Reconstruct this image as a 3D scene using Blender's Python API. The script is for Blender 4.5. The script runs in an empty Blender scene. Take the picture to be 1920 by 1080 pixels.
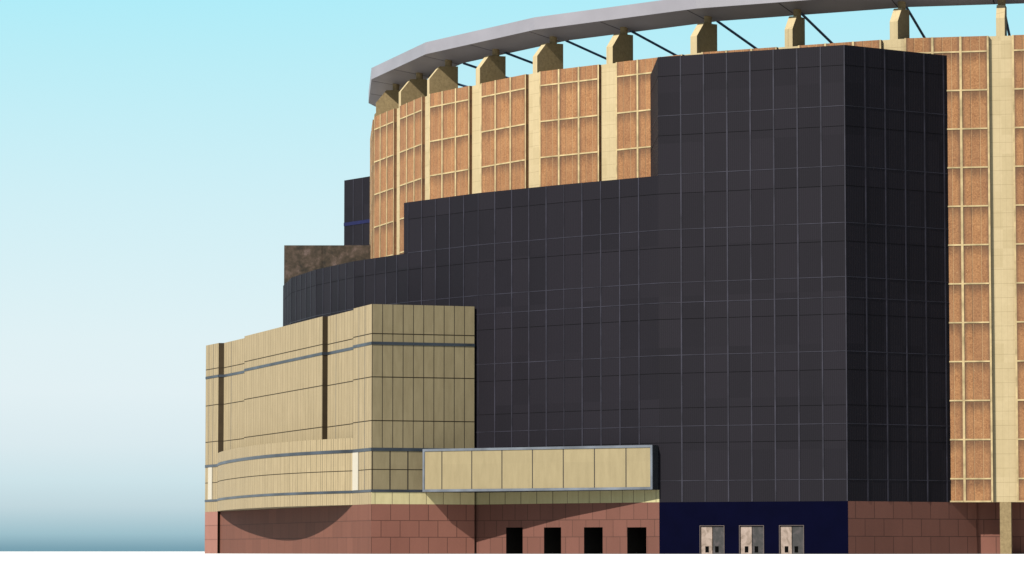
import bpy, math, random
from math import sin, cos, radians as R, pi, hypot, atan2
random.seed(7)
sc = bpy.context.scene
col = sc.collection
H = 0.182                                   # eye height above the ground; all heights below are metres above the ground

# ------------------------------------------------------------------ materials
def nt(name):
    m = bpy.data.materials.new(name); m.use_nodes = True
    n = m.node_tree; n.nodes.clear()
    out = n.nodes.new('ShaderNodeOutputMaterial'); b = n.nodes.new('ShaderNodeBsdfPrincipled')
    n.links.new(b.outputs[0], out.inputs[0])
    return m, n, b
def N(n, t, **kw):
    x = n.nodes.new(t)
    for k, v in kw.items():
        if k.startswith('i_'): x.inputs[k[2:].replace('_', ' ')].default_value = v
        else: setattr(x, k, v)
    return x
def L(n, a, b): n.links.new(a, b)
def math_(n, op, a, b=None, c=None):
    x = n.nodes.new('ShaderNodeMath'); x.operation = op
    for i, v in enumerate((a, b, c)):
        if v is None: continue
        if hasattr(v, 'links'): n.links.new(v, x.inputs[i])
        else: x.inputs[i].default_value = v
    return x.outputs[0]
def mix(n, f, a, b, typ='MIX'):
    x = n.nodes.new('ShaderNodeMix'); x.data_type = 'RGBA'; x.blend_type = typ
    for s, v in ((x.inputs[0], f), (x.inputs[6], a), (x.inputs[7], b)):
        if hasattr(v, 'links'): n.links.new(v, s)
        elif isinstance(v, tuple): s.default_value = (*v, 1)
        else: s.default_value = v
    return x.outputs[2]
def noise(n, vec, scale, detail=3, rough=.55, dist=0):
    x = n.nodes.new('ShaderNodeTexNoise'); x.inputs['Scale'].default_value = scale
    x.inputs['Detail'].default_value = detail; x.inputs['Roughness'].default_value = rough
    x.inputs['Distortion'].default_value = dist
    if vec is not None: n.links.new(vec, x.inputs['Vector'])
    return x.outputs['Fac']
def ramp(n, f, stops):
    x = n.nodes.new('ShaderNodeValToRGB'); e = x.color_ramp.elements
    e[0].position, e[0].color = stops[0][0], (*stops[0][1], 1)
    e[1].position, e[1].color = stops[1][0], (*stops[1][1], 1)
    for p, c in stops[2:]:
        q = e.new(p); q.color = (*c, 1)
    n.links.new(f, x.inputs[0]); return x.outputs[0]
def uvs(n):
    u = n.nodes.new('ShaderNodeUVMap'); u.uv_map = 'UVMap'
    s = n.nodes.new('ShaderNodeSeparateXYZ'); n.links.new(u.outputs[0], s.inputs[0])
    return u.outputs[0], s.outputs[0], s.outputs[1]
def pos(n, sx=1, sy=1, sz=1):
    g = n.nodes.new('ShaderNodeNewGeometry'); m = n.nodes.new('ShaderNodeMapping')
    m.inputs['Scale'].default_value = (sx, sy, sz); n.links.new(g.outputs['Position'], m.inputs[0])
    return m.outputs[0]
def line(n, coord, width, at=0.0):          # 1 where frac(coord) lies within width after 'at'
    f = math_(n, 'FRACT', math_(n, 'SUBTRACT', coord, at))
    return math_(n, 'LESS_THAN', f, width)
def cell(n, u, v):                          # random value per panel
    c = n.nodes.new('ShaderNodeCombineXYZ'); n.links.new(math_(n, 'FLOOR', u), c.inputs[0]); n.links.new(math_(n, 'FLOOR', v), c.inputs[1])
    w = n.nodes.new('ShaderNodeTexWhiteNoise'); w.noise_dimensions = '3D'; n.links.new(c.outputs[0], w.inputs['Vector'])
    return w.outputs['Value']
def bump(n, b, h, strength=.2, dist=.02):
    x = n.nodes.new('ShaderNodeBump'); x.inputs['Strength'].default_value = strength; x.inputs['Distance'].default_value = dist
    n.links.new(h, x.inputs['Height']); n.links.new(x.outputs[0], b.inputs['Normal'])
def plain(name, c, rough=.8, spec=.3, metal=0, var=.15, scale=2.0):
    m, n, b = nt(name)
    f = noise(n, pos(n), scale, 4)
    d = tuple(x*(1-var) for x in c); e = tuple(min(1, x*(1+var)) for x in c)
    L(n, ramp(n, f, [(.3, d), (.7, e)]), b.inputs['Base Color'])
    b.inputs['Roughness'].default_value = rough; b.inputs['Specular IOR Level'].default_value = spec
    b.inputs['Metallic'].default_value = metal
    return m

GROUND = plain('ground_white', (.50, .50, .50), .95, .1, var=.02, scale=.05)

def mat_black():
    m, n, b = nt('black_cladding'); uv, u, v = uvs(n)
    rib = math_(n, 'SINE', math_(n, 'MULTIPLY', u, 2*pi*6.3))
    ribf = math_(n, 'MULTIPLY_ADD', rib, .5, .5)
    c = cell(n, math_(n, 'MULTIPLY', u, 1/1.79), math_(n, 'MULTIPLY', v, .27))
    big = noise(n, pos(n, .5, .5, .12), .8, 3)
    base = mix(n, c, (.0056, .0052, .0072), (.0090, .0081, .0110))
    base = mix(n, math_(n, 'MULTIPLY', big, .5), base, (.0098, .0086, .0125))
    base = mix(n, math_(n, 'MULTIPLY', ribf, .22), base, (.0030, .0028, .0036))
    L(n, base, b.inputs['Base Color'])
    b.inputs['Roughness'].default_value = .6; b.inputs['Specular IOR Level'].default_value = .05
    bump(n, b, ribf, .25, .02)
    return m
BLACK = mat_black()
MULL = plain('dark_mullion', (.0155, .0150, .0215), .5, .1, var=.4, scale=.6)
GROOVE = plain('dark_groove', (.002, .002, .0025), .8, .03)
NAVY = plain('navy_wall', (.0006, .0008, .0062), .8, .015, var=.12, scale=.7)
BLUESTRIPE = plain('blue_stripe', (.0055, .007, .032), .6, .1)  # the stripe's own blue, no emission

def mat_panel():
    m, n, b = nt('brown_aggregate_panel'); uv, u, v = uvs(n)     # u counts the nine slabs of a bay, v is metres
    P = pos(n)
    gr = noise(n, P, 9, 5, .75); med = noise(n, P, 1.1, 4, .6); big = noise(n, pos(n, 1, 1, .35), .45, 3)
    c = ramp(n, gr, [(.32, (.085, .037, .015)), (.52, (.172, .080, .033)), (.70, (.260, .138, .060))])
    c = mix(n, math_(n, 'MULTIPLY', ramp(n, med, [(.35, (0, 0, 0)), (.7, (1, 1, 1))]), .45), c, (.225, .122, .055))
    cv = cell(n, u, math_(n, 'MULTIPLY', math_(n, 'SUBTRACT', v, 5.36), 1/2.804))
    c = mix(n, math_(n, 'MULTIPLY', cv, .38), c, (.10, .048, .026))
    # weather stain running down from each ledge, ragged lower edge
    fz = math_(n, 'FRACT', math_(n, 'MULTIPLY', math_(n, 'SUBTRACT', v, 5.36), 1/2.804))
    st = math_(n, 'SUBTRACT', math_(n, 'ADD', fz, math_(n, 'MULTIPLY', noise(n, pos(n, 2.5, 2.5, .5), 1.0, 4), .5)), .93)
    st = math_(n, 'MINIMUM', math_(n, 'MAXIMUM', math_(n, 'MULTIPLY', st, 2.4), 0.0), .68)
    c = mix(n, st, c, (.042, .023, .014))
    spk = math_(n, 'GREATER_THAN', noise(n, P, 12, 1, .4), .755)
    c = mix(n, math_(n, 'MULTIPLY', spk, .5), c, (.34, .24, .13))
    t3 = math_(n, 'MULTIPLY', u, 1/3)
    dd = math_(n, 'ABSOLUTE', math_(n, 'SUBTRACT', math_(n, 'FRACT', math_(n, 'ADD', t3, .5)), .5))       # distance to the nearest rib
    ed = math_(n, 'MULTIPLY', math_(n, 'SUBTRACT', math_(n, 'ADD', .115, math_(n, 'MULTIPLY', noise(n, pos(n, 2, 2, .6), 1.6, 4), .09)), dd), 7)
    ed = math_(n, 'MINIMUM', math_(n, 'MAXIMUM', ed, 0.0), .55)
    c = mix(n, ed, c, (.060, .034, .022))  # grime plus an ambient-occlusion look, painted darker toward the ribs
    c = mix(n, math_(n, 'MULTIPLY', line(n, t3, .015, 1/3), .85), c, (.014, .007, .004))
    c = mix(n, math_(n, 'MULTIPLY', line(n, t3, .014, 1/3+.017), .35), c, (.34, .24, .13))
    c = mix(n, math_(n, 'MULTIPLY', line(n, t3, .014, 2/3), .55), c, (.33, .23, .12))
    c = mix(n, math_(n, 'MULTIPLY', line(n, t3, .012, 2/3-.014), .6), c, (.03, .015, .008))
    L(n, c, b.inputs['Base Color']); b.inputs['Roughness'].default_value = .85; b.inputs['Specular IOR Level'].default_value = .2
    bump(n, b, gr, .35, .02)
    return m
PANEL = mat_panel()

def mat_strip():
    m, n, b = nt('beige_block_pilaster'); uv, u, v = uvs(n)
    P = pos(n)
    cv = cell(n, math_(n, 'MULTIPLY', u, .9), math_(n, 'MULTIPLY', v, 1/1.37))
    c = mix(n, cv, (.262, .212, .122), (.292, .238, .142))
    c = mix(n, math_(n, 'MULTIPLY', noise(n, P, 3.5, 4), .35), c, (.165, .13, .07))
    c = mix(n, math_(n, 'MULTIPLY', line(n, math_(n, 'MULTIPLY', v, 1/1.02), .03), .45), c, (.11, .082, .042))
    c = mix(n, math_(n, 'MULTIPLY', line(n, math_(n, 'MULTIPLY', u, 1/.43), .07), .2), c, (.12, .09, .05))
    L(n, c, b.inputs['Base Color']); b.inputs['Roughness'].default_value = .9; b.inputs['Specular IOR Level'].default_value = .2
    bump(n, b, noise(n, P, 14, 3), .2, .01)
    return m
STRIP = mat_strip()
RIB = plain('cream_rib', (.255, .198, .106), .8, .15, var=.28, scale=1.3)

def mat_fin():
    m, n, b = nt('fin_concrete')
    P = pos(n)
    c = ramp(n, noise(n, P, 5, 6, .7), [(.28, (.100, .071, .034)), (.72, (.190, .142, .073))])
    c = mix(n, math_(n, 'MULTIPLY', noise(n, pos(n, 1, 1, .2), 1.5, 3), .4), c, (.125, .094, .05))
    L(n, c, b.inputs['Base Color']); b.inputs['Roughness'].default_value = .9; b.inputs['Specular IOR Level'].default_value = .2
    bump(n, b, noise(n, P, 12, 3), .25, .01)
    return m
FIN = mat_fin()

def mat_tan(name, lo, hi, seam, w1, half=0.0, grain=.5):
    m, n, b = nt(name); uv, u, v = uvs(n)                        # u counts the slabs
    P = pos(n, 1, 1, .22)
    c = ramp(n, noise(n, P, 2.6, 5, .6), [(.3, lo), (.7, hi)])
    cv = cell(n, u, math_(n, 'MULTIPLY', v, .3))
    c = mix(n, math_(n, 'MULTIPLY', cv, .25), c, tuple(x*.78 for x in lo))
    fine = noise(n, pos(n, 6, 6, .35), 1.5, 3)
    c = mix(n, math_(n, 'MULTIPLY', fine, grain*.4), c, tuple(x*.7 for x in lo))
    if half: c = mix(n, math_(n, 'MULTIPLY', line(n, math_(n, 'ADD', u, .5), w1*.7), half), c, seam)
    c = mix(n, math_(n, 'MULTIPLY', line(n, u, w1), .92), c, seam)
    L(n, c, b.inputs['Base Color']); b.inputs['Roughness'].default_value = .8; b.inputs['Specular IOR Level'].default_value = .25
    return m
SEAM = (.03, .022, .012)
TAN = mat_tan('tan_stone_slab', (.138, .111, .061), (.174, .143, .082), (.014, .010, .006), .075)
TANL = mat_tan('tan_ribbed_slab', (.172, .136, .078), (.212, .169, .100), (.034, .025, .013), .085, .38, .2)
CREAM = mat_tan('cream_stone_band', (.34, .295, .155), (.41, .355, .195), SEAM, .03)
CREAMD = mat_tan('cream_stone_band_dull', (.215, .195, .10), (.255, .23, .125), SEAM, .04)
SIGN = mat_tan('sign_panel_stone', (.150, .121, .066), (.178, .145, .081), (.012, .01, .008), .035)
JOINT = plain('dark_joint', (.018, .013, .007), .9, .1)
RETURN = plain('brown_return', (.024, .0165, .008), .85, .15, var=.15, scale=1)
BAND = plain('steel_band', (.017, .022, .030), .4, .3, var=.6, scale=.35)
FRAME = plain('silver_frame', (.068, .078, .094), .5, .2, metal=0, var=.3, scale=.6)
PALE = plain('pale_panel', (.262, .243, .200), .7, .3, var=.03)

def mat_brick(name, c1, c2, mort, bw, smear=0.0):
    m, n, b = nt(name); uv, u, v = uvs(n)
    x = n.nodes.new('ShaderNodeTexBrick'); L(n, uv, x.inputs['Vector'])
    x.offset = .5; x.squash = 1
    for k, val in (('Scale', 1), ('Mortar Size', .030), ('Mortar Smooth', .1), ('Bias', 0), ('Brick Width', bw), ('Row Height', 1.245)): x.inputs[k].default_value = val
    x.inputs['Color1'].default_value = (*c1, 1); x.inputs['Color2'].default_value = (*c2, 1); x.inputs['Mortar'].default_value = (*mort, 1)
    g = noise(n, pos(n), 7, 5, .7)
    c = mix(n, math_(n, 'MULTIPLY', g, .42), x.outputs['Color'], tuple(q*.6 for q in c1))
    g2 = noise(n, pos(n, 1, 1, .3) if not smear else pos(n, 1.5, 1.5, .05), .8, 3)
    c = mix(n, math_(n, 'MULTIPLY', g2, .35), c, tuple(min(1, q*1.35) for q in c2))
    L(n, c, b.inputs['Base Color']); b.inputs['Roughness'].default_value = .85; b.inputs['Specular IOR Level'].default_value = .2
    bump(n, b, g, .15, .01)
    return m
BRICK = mat_brick('red_granite_block', (.088, .035, .025), (.112, .046, .033), (.016, .006, .004), 1.74)
BRICKF = mat_brick('front_granite_block', (.128, .050, .036), (.158, .066, .048), (.022, .008, .005), 1.49)
BRICKS = mat_brick('red_granite_slab', (.066, .025, .0165), (.088, .034, .0225), (.022, .008, .005), 2.9, 1)
BRICKR = mat_brick('wing_granite_block', (.064, .0255, .018), (.084, .034, .025), (.020, .008, .005), 1.3)
BRICKP = mat_brick('pale_granite_slab', (.150, .068, .052), (.170, .080, .062), (.05, .02, .015), 9.0)
ROOF = plain('roof_metal', (.136, .132, .150), .5, .35, var=.1, scale=.25)
RSEAM = plain('roof_seam', (.02, .02, .03), .8, .1)
CABLE = plain('steel_cable', (.022, .045, .085), .6, .3)
VOID = plain('dark_interior', (.004, .0036, .0032), .9, .02)
def mat_leaf(name, a, b_, c_):
    m, n, b = nt(name)
    c = ramp(n, noise(n, pos(n, 1.2, 1.2, 1), 2.2, 3, .5, .6), [(.32, a), (.5, b_), (.68, c_)])  # blotches stand for metal reflections, painted into the diffuse colour
    L(n, c, b.inputs['Base Color']); b.inputs['Roughness'].default_value = .5; b.inputs['Specular IOR Level'].default_value = .4
    return m
LEAF1 = mat_leaf('door_leaf_pale', (.090, .064, .046), (.150, .112, .090), (.185, .142, .118))
LEAF2 = mat_leaf('door_leaf_dark', (.003, .0026, .0024), (.0085, .0073, .0073), (.024, .0185, .0195))
DFRAME = plain('door_frame', (.05, .036, .032), .5, .4)
PLATE = plain('door_plate', (.001, .001, .001), .9, .02)
def mat_mottle():
    m, n, b = nt('mottled_brown_stone')
    P = pos(n)
    c = ramp(n, noise(n, P, 1.1, 8, .68, .25), [(.36, (.006, .004, .003)), (.46, (.026, .017, .010)), (.55, (.052, .034, .025)), (.66, (.105, .072, .064))])
    c = mix(n, math_(n, 'MULTIPLY', noise(n, pos(n, 1, 1, 1.4), 3.6, 5, .7), .55), c, (.019, .015, .0075))
    L(n, c, b.inputs['Base Color']); b.inputs['Roughness'].default_value = .7; b.inputs['Specular IOR Level'].default_value = .25
    return m
MOTTLE = mat_mottle()
LOWBOUNCE = plain('roof_low_bounce', (.02, .019, .018), .95, .1)  # unseen wing roof, coloured dark to cut light bouncing onto the cladding
DECK = plain('roof_deck', (.12, .12, .12), .9, .2)

# ------------------------------------------------------------------ mesh helpers
class MB:
    def __init__(s): s.v = []; s.f = []; s.u = []; s.mi = []
    def face(s, pts, uv=None, mi=0):
        i = len(s.v); s.v += [tuple(p) for p in pts]; s.f.append(tuple(range(i, i+len(pts))))
        s.u.append(uv or [(p[0], p[1]) for p in pts]); s.mi.append(mi)
    def wall(s, P, Q, z0, z1, u0=0.0, u1=None, mi=0):            # vertical quad, P to Q runs left to right seen from outside
        if u1 is None: u1 = u0 + hypot(Q[0]-P[0], Q[1]-P[1])
        s.face([(P[0], P[1], z0), (Q[0], Q[1], z0), (Q[0], Q[1], z1), (P[0], P[1], z1)], [(u0, z0), (u1, z0), (u1, z1), (u0, z1)], mi)
    def holes(s, P, Q, z0, z1, hs, depth=.6, u0=0.0, inner=1):   # wall with openings (a, b, top) measured from P, each with a niche
        d = hypot(Q[0]-P[0], Q[1]-P[1]); t = ((Q[0]-P[0])/d, (Q[1]-P[1])/d); n = (-t[1], t[0])
        pt = lambda a, k=0: (P[0]+t[0]*a+n[0]*k, P[1]+t[1]*a+n[1]*k)
        x = 0
        for a, b, top in sorted(hs):
            if a > x: s.wall(pt(x), pt(a), z0, z1, u0+x)
            s.wall(pt(a), pt(b), top, z1, u0+a)
            A, B, A2, B2 = pt(a), pt(b), pt(a, depth), pt(b, depth)
            s.wall(A2, B2, z0, top, mi=inner); s.wall(A, A2, z0, top, mi=inner); s.wall(B2, B, z0, top, mi=inner)
            s.face([(*A, top), (*B, top), (*B2, top), (*A2, top)], mi=inner)
            x = b
        if x < d: s.wall(pt(x), pt(d), z0, z1, u0+x)
        return pt
    def cap(s, pts, z, up=True, mi=0):
        p = [(a, b, z) for a, b in pts]
        s.face(p if up else p[::-1], mi=mi)
    def box(s, c, ex, ey, ez, hx, hy, hz, mi=0):                 # oriented box, c centre, e* unit axes, h* half sizes
        def q(a, b, d): return tuple(c[i]+ex[i]*hx*a+ey[i]*hy*b+ez[i]*hz*d for i in range(3))
        for F in (((-1,-1,-1),(-1,1,-1),(1,1,-1),(1,-1,-1)), ((-1,-1,1),(1,-1,1),(1,1,1),(-1,1,1)), ((-1,-1,-1),(1,-1,-1),(1,-1,1),(-1,-1,1)),
                  ((1,1,-1),(-1,1,-1),(-1,1,1),(1,1,1)), ((-1,1,-1),(-1,-1,-1),(-1,-1,1),(-1,1,1)), ((1,-1,-1),(1,1,-1),(1,1,1),(1,-1,1))):
            s.face([q(*k) for k in F], mi=mi)
    def bar(s, P, Q, z0, z1, out, back=.0, mi=0):                # box along P-Q, proud by 'out' of the plane (outside is right of P->Q ... see outward())
        d = hypot(Q[0]-P[0], Q[1]-P[1]); t = ((Q[0]-P[0])/d, (Q[1]-P[1])/d); n = (t[1], -t[0])
        c = ((P[0]+Q[0])/2+n[0]*(out-back)/2, (P[1]+Q[1])/2+n[1]*(out-back)/2, (z0+z1)/2)
        s.box(c, (t[0], t[1], 0), (-n[0], -n[1], 0), (0, 0, 1), d/2, (out+back)/2, (z1-z0)/2, mi)
    def tube(s, A, B, r, k=8):
        dx = [B[i]-A[i] for i in range(3)]; l = math.sqrt(sum(x*x for x in dx)); w = [x/l for x in dx]
        a = (0, 0, 1) if abs(w[2]) < .9 else (1, 0, 0)
        e = (w[1]*a[2]-w[2]*a[1], w[2]*a[0]-w[0]*a[2], w[0]*a[1]-w[1]*a[0]); m = math.sqrt(sum(x*x for x in e)); e = [x/m for x in e]
        g = (w[1]*e[2]-w[2]*e[1], w[2]*e[0]-w[0]*e[2], w[0]*e[1]-w[1]*e[0])
        ring = lambda P: [tuple(P[i]+r*(e[i]*cos(2*pi*j/k)+g[i]*sin(2*pi*j/k)) for i in range(3)) for j in range(k)]
        p, q = ring(A), ring(B)
        for j in range(k): s.face([p[j], p[(j+1) % k], q[(j+1) % k], q[j]])
        s.face(p[::-1]); s.face(q)
    def build(s, name, mats, parent=None, smooth=False):
        me = bpy.data.meshes.new(name)
        me.from_pydata(s.v, [], s.f)
        if not isinstance(mats, (list, tuple)): mats = [mats]
        for m in mats: me.materials.append(m)
        ul = me.uv_layers.new(name='UVMap'); k = 0
        for f, uv in zip(me.polygons, s.u):
            f.material_index = s.mi[f.index]; f.use_smooth = smooth
            for q in uv: ul.data[k].uv = q; k += 1
        me.update()
        o = bpy.data.objects.new(name, me); col.objects.link(o)
        if parent is not None:
            root = parent
            o.parent = parent
            M = parent.location.copy(); pp = parent.parent
            while pp is not None: M += pp.location; pp = pp.parent
            for v in me.vertices: v.co -= M
        return o
def thing(name, label, cat, loc, group=None):
    o = bpy.data.objects.new(name, None); col.objects.link(o); o.location = loc
    o.empty_display_size = 2; o['label'] = label; o['category'] = cat
    if group: o['group'] = group
    return o
def lerp(P, Q, f): return (P[0]+(Q[0]-P[0])*f, P[1]+(Q[1]-P[1])*f)
def dist(P, Q): return hypot(Q[0]-P[0], Q[1]-P[1])
def along(P, Q, a):
    return lerp(P, Q, a/dist(P, Q))

# ------------------------------------------------------------------ ground
g = MB(); g.face([(-9000, -3000, 0), (9000, -3000, 0), (9000, 15000, 0), (-9000, 15000, 0)])
go = g.build('ground', GROUND); go['kind'] = 'structure'

# ------------------------------------------------------------------ plan data
CX, CY = 48.444, 310.846                    # centre of the round arena
PH = -79.2724
def vp(th, r): return (CX+r*sin(R(th)), CY-r*cos(R(th)))
def V(j, r=61.5): return vp(PH+15*j, r)
ZT = 37.152+H; ZB = 3.53+H; ZTOW = 35.80+H; ZW = 27.137+H; ZL = 23.162+H; ZC = 4.42+H

# ------------------------------------------------------------------ round arena
arena = thing('round_arena', 'round arena hall of orange brown panels and beige pilasters under a grey ring roof', 'arena', (CX, CY, 0))
FACETS = range(24)
RS = 61.5-.31/cos(R(7.5)); RI = 59.35
w = MB(); u = 0
for j in FACETS:
    P, Q = V(j, RS), V(j+1, RS); w.wall(P, Q, ZB, ZT, u); u += dist(P, Q)
    w.face([(*P, ZB), (*V(j, RI-1), ZB), (*V(j+1, RI-1), ZB), (*Q, ZB)])
    w.face([(*P, ZT), (*Q, ZT), (*V(j+1, 58.6), ZT), (*V(j, 58.6), ZT)])
    w.wall(V(j+1, 58.6), V(j, 58.6), ZT-3, ZT)
w.build('drum_wall', STRIP, arena)
w = MB(); u = .6
for j in FACETS:
    P, Q = V(j, RI), V(j+1, RI); w.wall(P, Q, 0, ZB-.002, u); u += dist(P, Q)
w.build('base_wall', BRICK, arena)
w = MB()
for j in FACETS:
    w.face([(*V(j, 60), ZT-1.2), (*V(j+1, 60), ZT-1.2), (*V(j+1, 2), 24.6), (*V(j, 2), 24.6)])
w.build('roof_dish', DECK, arena)
VIS = range(-1, 6)
SPANS = ((.0208, .3989), (.5037, .9095))
ZLEDGE = [5.20+H+2.804*k for k in range(12)]
def onfacet(j, fr, ins=0.0):                # point on the outer plane of facet j, ins metres inwards
    P, Q = V(j), V(j+1); m = R(PH+15*j+7.5); p = lerp(P, Q, fr)
    return (p[0]-sin(m)*ins, p[1]+cos(m)*ins)
for j in VIS:
    for a, b in SPANS:
        s = MB(); P, Q = onfacet(j, a, .05), onfacet(j, b, .05); Pi, Qi = onfacet(j, a, .33), onfacet(j, b, .33)
        s.wall(P, Q, ZB, ZT, 0, 9)
        s.wall(Pi, P, ZB, ZT, 9.2, 9.5); s.wall(Q, Qi, ZB, ZT, 9.2, 9.5)
        s.face([(*P, ZT), (*Q, ZT), (*Qi, ZT), (*Pi, ZT)]); s.face([(*P, ZB), (*Pi, ZB), (*Qi, ZB), (*Q, ZB)])
        bay = s.build('panel_bay', PANEL, arena)
        r = MB(); W = dist(P, Q)
        for k in range(4):
            hw = .065 if k in (0, 3) else .085
            c = W*k/3 + (hw if k == 0 else -hw if k == 3 else 0)
            r.bar(along(P, Q, c-hw), along(P, Q, c+hw), ZB-.01, ZT+.01, .006 if j < 0 else .012 if k in (0, 3) else .045, .01)
        for zz in ZLEDGE:
            for k in range(3):
                x0 = W*k/3 + (.13 if k == 0 else .085); x1 = W*(k+1)/3 - (.13 if k == 2 else .085)
                r.bar(along(P, Q, x0), along(P, Q, x1), zz-.055, zz+.055, .006 if j < 0 else .035, .01)
        for k in range(3):
            x0 = W*k/3 + (.13 if k == 0 else .085); x1 = W*(k+1)/3 - (.13 if k == 2 else .085)
            r.bar(along(P, Q, x0), along(P, Q, x1), ZB-.008, ZB+.1, .07, .01)
        r.build('rib_frame', RIB, bay)
# fins, posts, columns, cables
FR = (-.0352, .4513)
FINTH = []
ZU = 40.45+H
for j in range(-1, 6):
    for fr in FR:
        m = R(PH+15*j+7.5); n = (-sin(m), cos(m)); t = (cos(m), sin(m))
        if fr < 0: m2 = R(PH+15*j); n = (-sin(m2), cos(m2)); t = (cos(m2), sin(m2))
        c = onfacet(j, fr, .312)
        if fr < 0:                           # the pilaster turns the corner between two facets
            c = onfacet(j-1, .9648, .312)         # the last pilaster of the facet before
            m3 = R(PH+15*(j-1)+7.5); n = (-sin(m3), cos(m3)); t = (cos(m3), sin(m3))
        f = MB(); hw = .31
        prof = [(0, ZT-.05), (0, 38.47+H), (.88, 39.55+H), (2.45, 39.6+H), (2.45, ZT-.05)]
        pt = lambda r_, z_, sgn: (c[0]+n[0]*r_+t[0]*hw*sgn, c[1]+n[1]*r_+t[1]*hw*sgn, z_)
        for sg in (-1, 1):
            q = [pt(r_, z_, sg) for r_, z_ in prof]; f.face(q if sg < 0 else q[::-1])
        for k in range(5):
            a, b = prof[k], prof[(k+1) % 5]
            f.face([pt(*a, -1), pt(*a, 1), pt(*b, 1), pt(*b, -1)], mi=1 if k < 2 else 0)
        fin = f.build('roof_fin', [FIN, STRIP], arena)
        p = MB(); q = (c[0]+n[0]*1.72, c[1]+n[1]*1.72); p.tube((*q, 39.45+H), (*q, 40.16+H), .29, 16)
        p.build('bearing_post', FIN, fin)
        k_ = MB(); a = along(c, (c[0]+t[0], c[1]+t[1]), -.40); b = along(c, (c[0]+t[0], c[1]+t[1]), .40)
        k_.bar((a[0], a[1]), (b[0], b[1]), -.2, ZB-.004, 0.0, .95)
        k_.build('column', FIN, arena)
        th = math.degrees(atan2(c[0]+n[0]*2-CX, -(c[1]+n[1]*2-CY))); FINTH.append(th)
        cb = MB(); o1 = vp(th, 58.1); o2 = vp(th, 2.5); cb.tube((*o1, 39.96+H), (*o2, 26.3+H), .10)
        cb.build('roof_cable', CABLE, arena)
hub = MB(); hub.tube((CX, CY, 25.9+H), (CX, CY, 26.9+H), 2.6, 24); hub.build('cable_hub', CABLE, arena)
r = MB(); RO, RN, ZR, ZN = 61.6, 58.2, 41.43+H, 39.93+H
for j in FACETS:
    r.wall(V(j, RO), V(j+1, RO), ZU, ZR); r.wall(V(j+1, RN), V(j, RN), ZN, ZR)
    r.face([(*V(j, RO), ZU), (*V(j, RN), ZN), (*V(j+1, RN), ZN), (*V(j+1, RO), ZU)])
    r.face([(*V(j, RO), ZR), (*V(j+1, RO), ZR), (*V(j+1, RN), ZR), (*V(j, RN), ZR)])
ring = r.build('ring_roof', ROOF, arena)
for th in FINTH:
    r = MB(); t0 = th-.6; jj = math.floor((t0-PH)/15); ff = ((t0-PH)/15-jj)
    a, b = lerp(V(jj, 61.5), V(jj+1, 61.5), ff), lerp(V(jj, 58.25), V(jj+1, 58.25), ff); sl = (ZU-ZN)/(RO-RN)
    za, zb_ = ZU-.1*sl, ZN+.05*sl; d = dist(a, b); t = ((b[0]-a[0])/d, (b[1]-a[1])/d); w_ = .035; n_ = (-t[1]*w_, t[0]*w_)
    P4 = [(a[0]+n_[0], a[1]+n_[1]), (b[0]+n_[0], b[1]+n_[1]), (b[0]-n_[0], b[1]-n_[1]), (a[0]-n_[0], a[1]-n_[1])]; Z4 = [za, zb_, zb_, za]
    lo_ = [(*p_, z_-.012) for p_, z_ in zip(P4, Z4)]; hi_ = [(*p_, z_+.01) for p_, z_ in zip(P4, Z4)]
    r.face(lo_)
    for q_ in range(4): r.face([lo_[q_], hi_[q_], hi_[(q_+1) % 4], lo_[(q_+1) % 4]])
    r.build('soffit_seam', RSEAM, ring)

# ------------------------------------------------------------------ black clad stair towers
A = (10.593, 252.933); B = (23.58, 246.74); CC = (31.43, 252.11); D = (33.49, 253.52)
A2 = (10.43, 262.6); D2 = (34.6, 256.4)
SEAMZ = [34.37, 31.48, 30.04, 27.2, 25.8, 23.18, 21.86, 19.34, 17.89, 16.7, 14.09, 12.79, 10.29, 8.98, 7.79, 5.06]
LIGHT = {31.48, 27.2, 23.18, 19.34, 17.89, 14.09, 8.98, 5.06}
def seams(mb, P, Q, z0, z1, first, pitch, edge=True, zs=SEAMZ, bright=(1, .7)):
    d = dist(P, Q); x = first
    while x < d-.15:
        mb.bar(along(P, Q, x-.052), along(P, Q, x+.052), z0, z1, .03, .01); x += pitch
    for z in zs:
        z += H
        if z0+.2 < z < z1-.2:
            mi = 0 if round(z-H, 2) in LIGHT else 1
            hz = .026 if mi == 0 else .017; mb.bar(P, Q, z-hz, z+hz, .022 if mi == 0 else .008, .008, mi)
ax = R(-72.9)                                # mirror line of the building
def mir(P):
    dx, dy = P[0]-CX, P[1]-CY; ux, uy = sin(ax), -cos(ax); k = 2*(dx*ux+dy*uy)
    return (CX+k*ux-dx, CY+k*uy-dy)

tw = thing('stair_tower', 'tall black clad tower with navy ground storey and three double doors', 'tower', (22, 253, 0), 'black clad stair towers of the arena')
s = MB(); z0 = ZB
s.wall(A2, A, z0, ZTOW); s.wall(A, B, z0, ZTOW, 0, 14.32); s.wall(B, D, z0, ZTOW, .2); s.wall(D, D2, z0, ZTOW); s.wall(D2, A2, z0, ZTOW)
s.cap([A2, A, B, D, D2], ZTOW); s.cap([A2, A, B, D, D2], z0, False)
clad = s.build('cladding', BLACK, tw)
s = MB(); seams(s, A, B, z0+.01, ZTOW-.01, 1.79, 1.795); seams(s, B, CC, z0+.01, ZTOW-.01, 1.83, 1.85)
seams(s, A2, A, z0+.01, ZTOW-.01, 50, 2)
s.bar(along(A, B, 14.30), along(A, B, 14.385), z0, ZTOW-.005, .03, .01)
s.build('mullion_grid', [MULL, GROOVE], clad)
DOORS = [(3.14, 5.04), (6.17, 8.06), (9.21, 11.08)]
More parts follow.
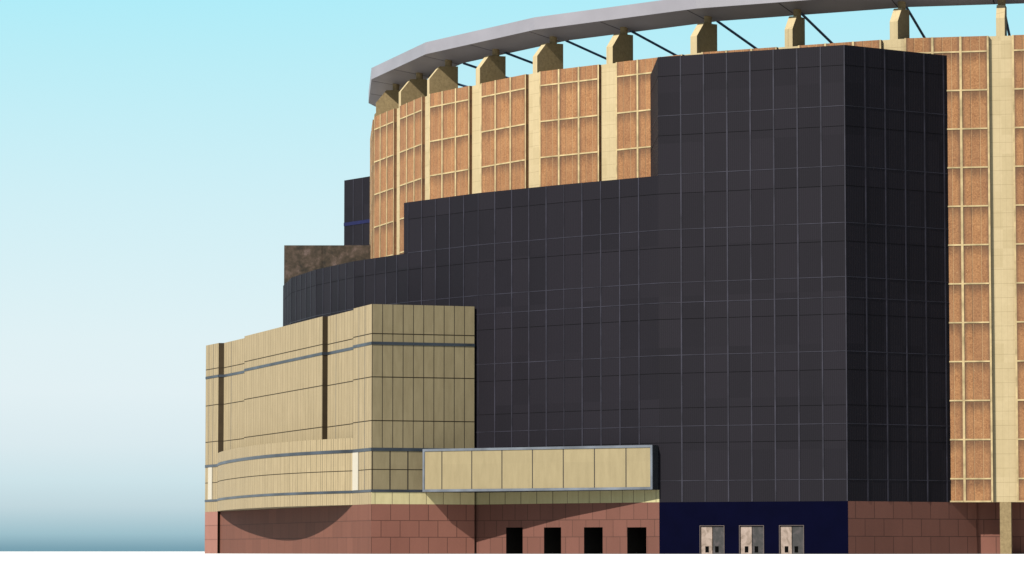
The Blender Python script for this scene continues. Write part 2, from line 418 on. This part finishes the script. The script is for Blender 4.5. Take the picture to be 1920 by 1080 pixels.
s = MB(); pt = s.holes(A, B, 0, z0-.003, [(a, b, 2.035) for a, b in DOORS], .3, 0); s.wall(A2, A, 0, z0-.003)
s.build('navy_base', [NAVY, VOID], tw)
s = MB(); s.wall(B, D, 0, z0-.003, .2); s.wall(D, D2, 0, z0-.003); s.build('granite_base', BRICK, tw)
dA = ((B[0]-A[0])/dist(A, B), (B[1]-A[1])/dist(A, B))
for a, b in DOORS:
    fr = MB()
    fr.bar(pt(a), pt(a+.04), 0, 2.035, .03, .15); fr.bar(pt(b-.04), pt(b), 0, 2.035, .03, .15); fr.bar(pt(a+.04), pt(b-.04), 2.0, 2.035, .03, .15)
    door = fr.build('double_door', DFRAME, tw); mid = (a+b)/2
    for k, (x0, x1, mt) in enumerate(((a+.09, mid-.025, LEAF1), (mid+.03, b-.075, LEAF2))):
        q = MB(); q.bar(pt(x0, .12), pt(x1, .12), .01, 1.95, .045, .0); lf = q.build('door_leaf', mt, door)
        lf['label'] = 'pale brushed left leaf with painted reflections' if k == 0 else 'dark right leaf with painted reflections'
        q = MB(); c = (x0+x1)/2 + (.02 if k == 0 else -.12); q.bar(pt(c-.13, .07), pt(c+.13, .07), .12, .55, .02, .0); q.build('push_plate', PLATE, door)

t2 = thing('stair_tower', 'black tower with thin blue stripe, half hidden behind the round hall', 'tower', (*mir((22, 253)), 0), 'black clad stair towers of the arena')
a_, b_, c_, a2_ = mir(A), mir(B), mir(D), mir(A2); d2_ = mir(D2)
a_ = (-16.23, 337.92); a2_ = (-10.2, 329.2); b_ = (-15.4, 352); c_ = (-8, 358); d2_ = (0, 350)
s = MB(); s.wall(a_, a2_, 0, ZTOW); s.wall(b_, a_, 0, ZTOW); s.wall(c_, b_, 0, ZTOW); s.wall(d2_, c_, 0, ZTOW); s.wall(a2_, d2_, 0, ZTOW)
s.cap([a2_, d2_, c_, b_, a_], ZTOW)
clad = s.build('cladding', BLACK, t2)
s = MB(); seams(s, a_, a2_, .1, ZTOW-.01, 1.7, 1.7, zs=[31.48, 21.86, 14.09]); s.build('mullion_grid', [MULL, GROOVE], clad)
s = MB(); s.bar(a_, a2_, 31.53, 31.86, .045, .0); s.build('blue_stripe', BLUESTRIPE, t2)

# ------------------------------------------------------------------ black clad curved wing
F = [A] + [vp(-33.17-7.5*k, 68.45 if k < 6 else 68.6) for k in range(1, 11)] + [mir(A)]
wg = thing('curved_wing', 'stepped black clad curved wing with four dark doorways in its red granite base', 'building', (-8, 285, 0))
UP = vp(-56.2, 68.45)
s = MB(); u = 0
for k in range(len(F)-1):                                         # outside seen left to right runs F[k+1] -> F[k]
    d = dist(F[k], F[k+1]); zt = ZL
    if k <= 2: zt = ZW
    s.wall(F[k+1], F[k], ZC, zt, -u-d, -u); u += d
    s.face([(*F[k+1], zt), (*F[k], zt), (*vp(-33.17-7.5*k, 60.5), zt), (*vp(-33.17-7.5*(k+1), 60.5), zt)])
s.wall(UP, F[3], ZL, ZW); UPI = vp(-56.2, 60.8)
s.wall(UPI, UP, ZL, ZW); s.face([(*UP, ZW), (*F[3], ZW), (*vp(-55.67, 60.5), ZW), (*UPI, ZW)])
lowclad = s.build('cladding', BLACK, wg)
s = MB()
for k in range(len(F)-1):
    zt = ZW if k <= 2 else ZL
    seams(s, F[k+1], F[k], ZC+.01, zt-.01, (dist(F[k], F[k+1])/5) if k else 1.79, dist(F[k], F[k+1])/5)
    s.bar(along(F[k+1], F[k], .0), along(F[k+1], F[k], .05), ZC+.01, zt-.01, .03, .01)
s.build('mullion_grid', [MULL, GROOVE], lowclad)
# base of the wing with the four doorways
s = MB(); uo = 0
E0 = (-2.83, 265.2)
s.holes(F[1], F[0], 0, ZB-.003, [(1.92, 3.71, 1.945), (6.03, 7.83, 1.925)], 2.2, 20)
s.holes(F[2], F[1], 0, ZB-.003, [(2.97, 4.70, 1.97), (6.90, 8.65, 1.955)], 2.2, 20-8.954)
for k in range(2, len(F)-1): s.wall(F[k+1], F[k], 0, ZB-.003, 40+k*8.954)
s.build('granite_base', [BRICKR, VOID], wg)
s = MB()
s.wall(F[1], F[0], ZB, ZC, -.28, 8.3); s.wall(F[2], F[1], ZB, ZC, -5.72, -.28)
for k in range(2, len(F)-1): s.wall(F[k+1], F[k], ZB, ZC, k*8.954)
s.build('cream_band', CREAMD, wg)
# far upper step with the mottled end wall
s = MB(); G = [vp(-90, 68.69), vp(-97.5, 68.45), vp(-105, 68.45), mir(A)]; GI = [vp(-90, 60.5), vp(-97.5, 60.5), vp(-105, 60.5), vp(-112.7, 60.5)]
for k in range(3):
    s.wall(G[k+1], G[k], ZL-.02, ZW); s.face([(*G[k+1], ZW), (*G[k], ZW), (*GI[k], ZW), (*GI[k+1], ZW)])
s.build('far_upper_wall', BLACK, wg)
s = MB(); s.bar(G[0], along(G[0], GI[0], 3.35), ZL+.01, ZW-.002, .06, .2); s.bar(along(G[0], GI[0], 3.38), GI[0], ZL+.01, ZW-.002, .06, .2); o = s.build('end_panel', MOTTLE, wg); o['label'] = 'mottled brown stone end wall'

# ------------------------------------------------------------------ tan entrance wing
tn = thing('entrance_wing', 'low tan stone wing with steel bands and a bowed ledge, leftmost in the photo', 'building', (-14, 290, 0))
E1 = (-10.50, 262.52); E2 = (-12.11, 267.44); E3 = (-11.70, 267.57); E4 = (-14.55, 276.54); E5 = (-14.95, 276.41); E6 = (-23.05, 302.01)
E7 = (-22.45, 302.2); E8 = (-25.62, 311.79); E9 = (-26.10, 311.79); E10 = (-27.56, 315.68); E11 = mir(E0)
ZX = 18.5+H; ZG = 8.63+H
PB = (-8, 272); 
up = [E0, E1, E2, E3, E4, E5, E6, E7, E8, E9, E10, E11]
pitches = [.81, .62, 1, .85, 1, .86, 1, .85, 1, .62, .81]
BK = [vp(-88, 66), vp(-80, 66), vp(-72, 66), vp(-64, 66), vp(-56, 66)]
s = MB(); jt = MB(); bd = MB()
for k in range(11):
    P, Q = up[k+1], up[k]; d = dist(P, Q); front = k == 0
    zb = 7.61+H if k in (0, 1, 9, 10) else ZG-.6
    if k in (4, 8): rt = MB(); rt.wall(P, Q, zb, ZX); rt.build('return_wall', RETURN, tn)
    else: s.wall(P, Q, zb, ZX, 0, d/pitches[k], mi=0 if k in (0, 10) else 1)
    for z in (16.29, 13.04, 9.77):
        if z+H > zb: jt.bar(P, Q, z+H-.035, z+H+.035, .006, .004)
    bd.bar(P, Q, 15.46+H, 15.68+H, .035, .01)
s.cap(up[::-1], ZX-.02, mi=2)
s.build('upper_wall', [TAN, TANL, LOWBOUNCE], tn)
# bowed ledge between the two pillars
arc = []
NA = 30
a0 = atan2(E2[0]-CX, -(E2[1]-CY)); a1 = atan2(E9[0]-CX, -(E9[1]-CY))
if a1 > a0: a1 -= 2*pi
for i in range(NA+1):
    f = i/NA; th = a0+(a1-a0)*f; rr = 74.5*(1-f)+74.55*f - 1.0*sin(pi*f)**1.3 + .3*sin(2*pi*f)
    if i == 0: arc.append(E2)
    elif i == NA: arc.append(E9)
    else: arc.append((CX+rr*sin(th), CY-rr*cos(th)))
lw = [E0, E1] + arc + [E10, E11]
s = MB(); u = 0
for k in range(len(lw)-1):
    P, Q = lw[k+1], lw[k]; d = dist(P, Q); isarc = 2 <= k+1 <= 1+NA and k >= 2-1 and Q is not E0
    if k == 0:
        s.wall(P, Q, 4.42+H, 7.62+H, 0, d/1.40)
        s.wall(P, Q, ZB, 4.42+H, -.2, d/1.34-.2, mi=2)
    else:
        inarc = P in arc and Q in arc
        pz = .70 if inarc else .62
        s.wall(P, Q, ZB, ZG if inarc else 7.62+H, u, u+d/pz, mi=1); u += d/pz
    if k > 0 or True: jt.bar(P, Q, 6.12+H-.03, 6.12+H+.03, .006, .004)
    bd.bar(P, Q, 7.50+H, 7.74+H, .035, .01); bd.bar(P, Q, 4.43+H, 4.62+H, .035, .01)
s.cap(arc[::-1], ZG)
s.cap(arc, ZB, False)
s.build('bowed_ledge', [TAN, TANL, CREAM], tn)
jt.build('joint_line', JOINT, tn); bd.build('steel_band', BAND, tn)
# granite base: flush under the pillars, set back on a straight line under the ledge
E9B = (-25.93, 312.1)
s = MB()
s.wall(E1, E0, 0, ZB-.003, 5.2); s.wall(E2, E1, 0, ZB-.003, 0, mi=1); s.wall(E9B, E2, 0, ZB-.003, 0, mi=1)
s.wall(E9, E9B, 0, ZB-.003, mi=2); s.wall(E10, E9, 0, ZB-.003, 0, mi=3); s.wall(E11, E10, 0, ZB-.003, 0)
s.build('granite_base', [BRICKF, BRICKS, RETURN, BRICKP], tn)
def strip_on(mb, P, Q, f0, f1, z0, z1, out=.03): mb.bar(lerp(P, Q, f0), lerp(P, Q, f1), z0, z1, out, .0)
for (P, Q, f0, f1) in ((E2, E1, .0, .30), (E10, E9, .26, .56)):
    s = MB(); strip_on(s, P, Q, f0, f1, 4.63+H, 7.49+H, .04); s.build('pale_panel', PALE, tn)
s = MB()
for P, Q, f, z0 in ((E2, E1, .305, 4.63+H), (E2, E1, .64, 4.63+H), (E4, E3, .28, ZG), (E4, E3, .84, ZG), (E8, E7, .28, ZG), (E8, E7, .80, ZG), (E10, E9, .24, 7.75+H), (E10, E9, .585, 4.63+H)):
    s = MB(); d = .028/dist(P, Q); strip_on(s, P, Q, f-d, f+d, z0, 15.45+H, .012); strip_on(s, P, Q, f-d, f+d, 15.69+H, ZX-.01, .012)
    s.build('steel_trim', BAND, tn)

# ------------------------------------------------------------------ marquee
mq = thing('marquee', 'long blank tan marquee box in silver frame above the four dark doorways', 'marquee', (2, 259, ZC))
M1 = (-6.64, 262.9); M2 = (10.13, 252.45); M3 = (10.53, 252.97); M4 = (3.6, 259.1); M5 = (-2.9, 265.6); M6 = (-6.60, 264.2)
Z0, Z1 = 4.45+H, 7.63+H
s = MB(); body = [M1, M2, M3, M4, M5, M6]
for k in range(6): s.wall(body[k], body[(k+1) % 6], Z0, Z1)
s.cap(body, Z1); s.cap(body, Z0, False)
s.build('box_body', plain('marquee_body', (.012, .013, .016), .6, .3), mq)
W = dist(M1, M2); fw = .17
fr = MB()
fr.bar(M1, M2, Z0-.01, Z0+fw, .10, .02); fr.bar(M1, M2, Z1-fw, Z1+.01, .10, .02)
fr.bar(M1, along(M1, M2, fw), Z0+fw, Z1-fw, .10, .02); fr.bar(along(M1, M2, W-fw), M2, Z0+fw, Z1-fw, .10, .02)
fr.build('frame', FRAME, mq)
s = MB(); n = ((M2[1]-M1[1])/W, -(M2[0]-M1[0])/W)
P = along(M1, M2, fw); Q = along(M1, M2, W-fw); P = (P[0]+n[0]*.05, P[1]+n[1]*.05); Q = (Q[0]+n[0]*.05, Q[1]+n[1]*.05)
s.wall(P, Q, Z0+fw, Z1-fw, .44, 7.79); s.build('sign_face', SIGN, mq)

# ------------------------------------------------------------------ light
SUN_AZ, SUN_EL = 50.0, 40.0                  # degrees to the left of the viewing direction (behind the viewer), and up
sd = (-sin(R(SUN_AZ))*cos(R(SUN_EL)), -cos(R(SUN_AZ))*cos(R(SUN_EL)), sin(R(SUN_EL)))
ld = bpy.data.lights.new('sun', 'SUN'); ld.energy = 4.8; ld.angle = R(.5); ld.color = (1, .945, .85)
lo = bpy.data.objects.new('sun', ld); col.objects.link(lo)
from mathutils import Vector
lo.rotation_euler = Vector(sd).to_track_quat('Z', 'Y').to_euler()
lo.location = (-60, -60, 80)

wd = bpy.data.worlds.new('World'); sc.world = wd; wd.use_nodes = True
n = wd.node_tree; n.nodes.clear()
out = n.nodes.new('ShaderNodeOutputWorld'); bg = n.nodes.new('ShaderNodeBackground'); L(n, bg.outputs[0], out.inputs[0])
sky = n.nodes.new('ShaderNodeTexSky'); sky.sky_type = 'NISHITA'; sky.sun_disc = False
sky.sun_elevation = R(SUN_EL); sky.sun_rotation = atan2(sd[0], sd[1]); sky.air_density = 1; sky.dust_density = 1
tc = n.nodes.new('ShaderNodeTexCoord'); sp = n.nodes.new('ShaderNodeSeparateXYZ'); L(n, tc.outputs['Generated'], sp.inputs[0])
def lin(c): return tuple(((v/255)/12.92 if v/255 <= .04045 else ((v/255+.055)/1.055)**2.4) for v in c)
E_ = 1.2
K = 1/(2**E_)/.05
# the lowest nine degrees of the sky: teal murk at the horizon, pale above it, then cyan
st = [(-.02, (108, 150, 166)), (.0006, (120, 160, 175)), (.005, (158, 192, 203)), (.0127, (193, 215, 222)), (.02, (205, 227, 233)), (.03, (218, 234, 239)), (.045, (226, 240, 244)), (.06, (224, 241, 245)), (.10, (208, 239, 246)), (.14, (186, 237, 247)), (.162, (172, 236, 249))]
mr = n.nodes.new('ShaderNodeMapRange'); mr.inputs['From Min'].default_value = -.02; mr.inputs['From Max'].default_value = .18; L(n, sp.outputs[2], mr.inputs['Value'])
band = ramp(n, mr.outputs[0], [((z+.02)/.2, tuple(q*K for q in lin(c))) for z, c in (st[0], st[-1])] + [((z+.02)/.2, tuple(q*K for q in lin(c))) for z, c in st[1:-1]])
f = n.nodes.new('ShaderNodeMapRange'); f.inputs['From Min'].default_value = .17; f.inputs['From Max'].default_value = .42; L(n, sp.outputs[2], f.inputs['Value'])
L(n, mix(n, f.outputs[0], band, sky.outputs[0]), bg.inputs[0]); bg.inputs[1].default_value = .05

# ------------------------------------------------------------------ camera
cam = bpy.data.cameras.new('camera'); co = bpy.data.objects.new('camera', cam); col.objects.link(co)
cam.sensor_width = 36; cam.sensor_fit = 'HORIZONTAL'; cam.lens = 36*6581.4/1920
co.location = (0, 0, H); co.rotation_euler = (R(90)+math.atan(494/6581.4), 0, 0)
cam.clip_start = .1; cam.clip_end = 40000
sc.camera = co
vs = sc.view_settings; vs.view_transform = 'Standard'; vs.look = 'None'; vs.exposure = E_; vs.gamma = 1; vs.use_curve_mapping = False
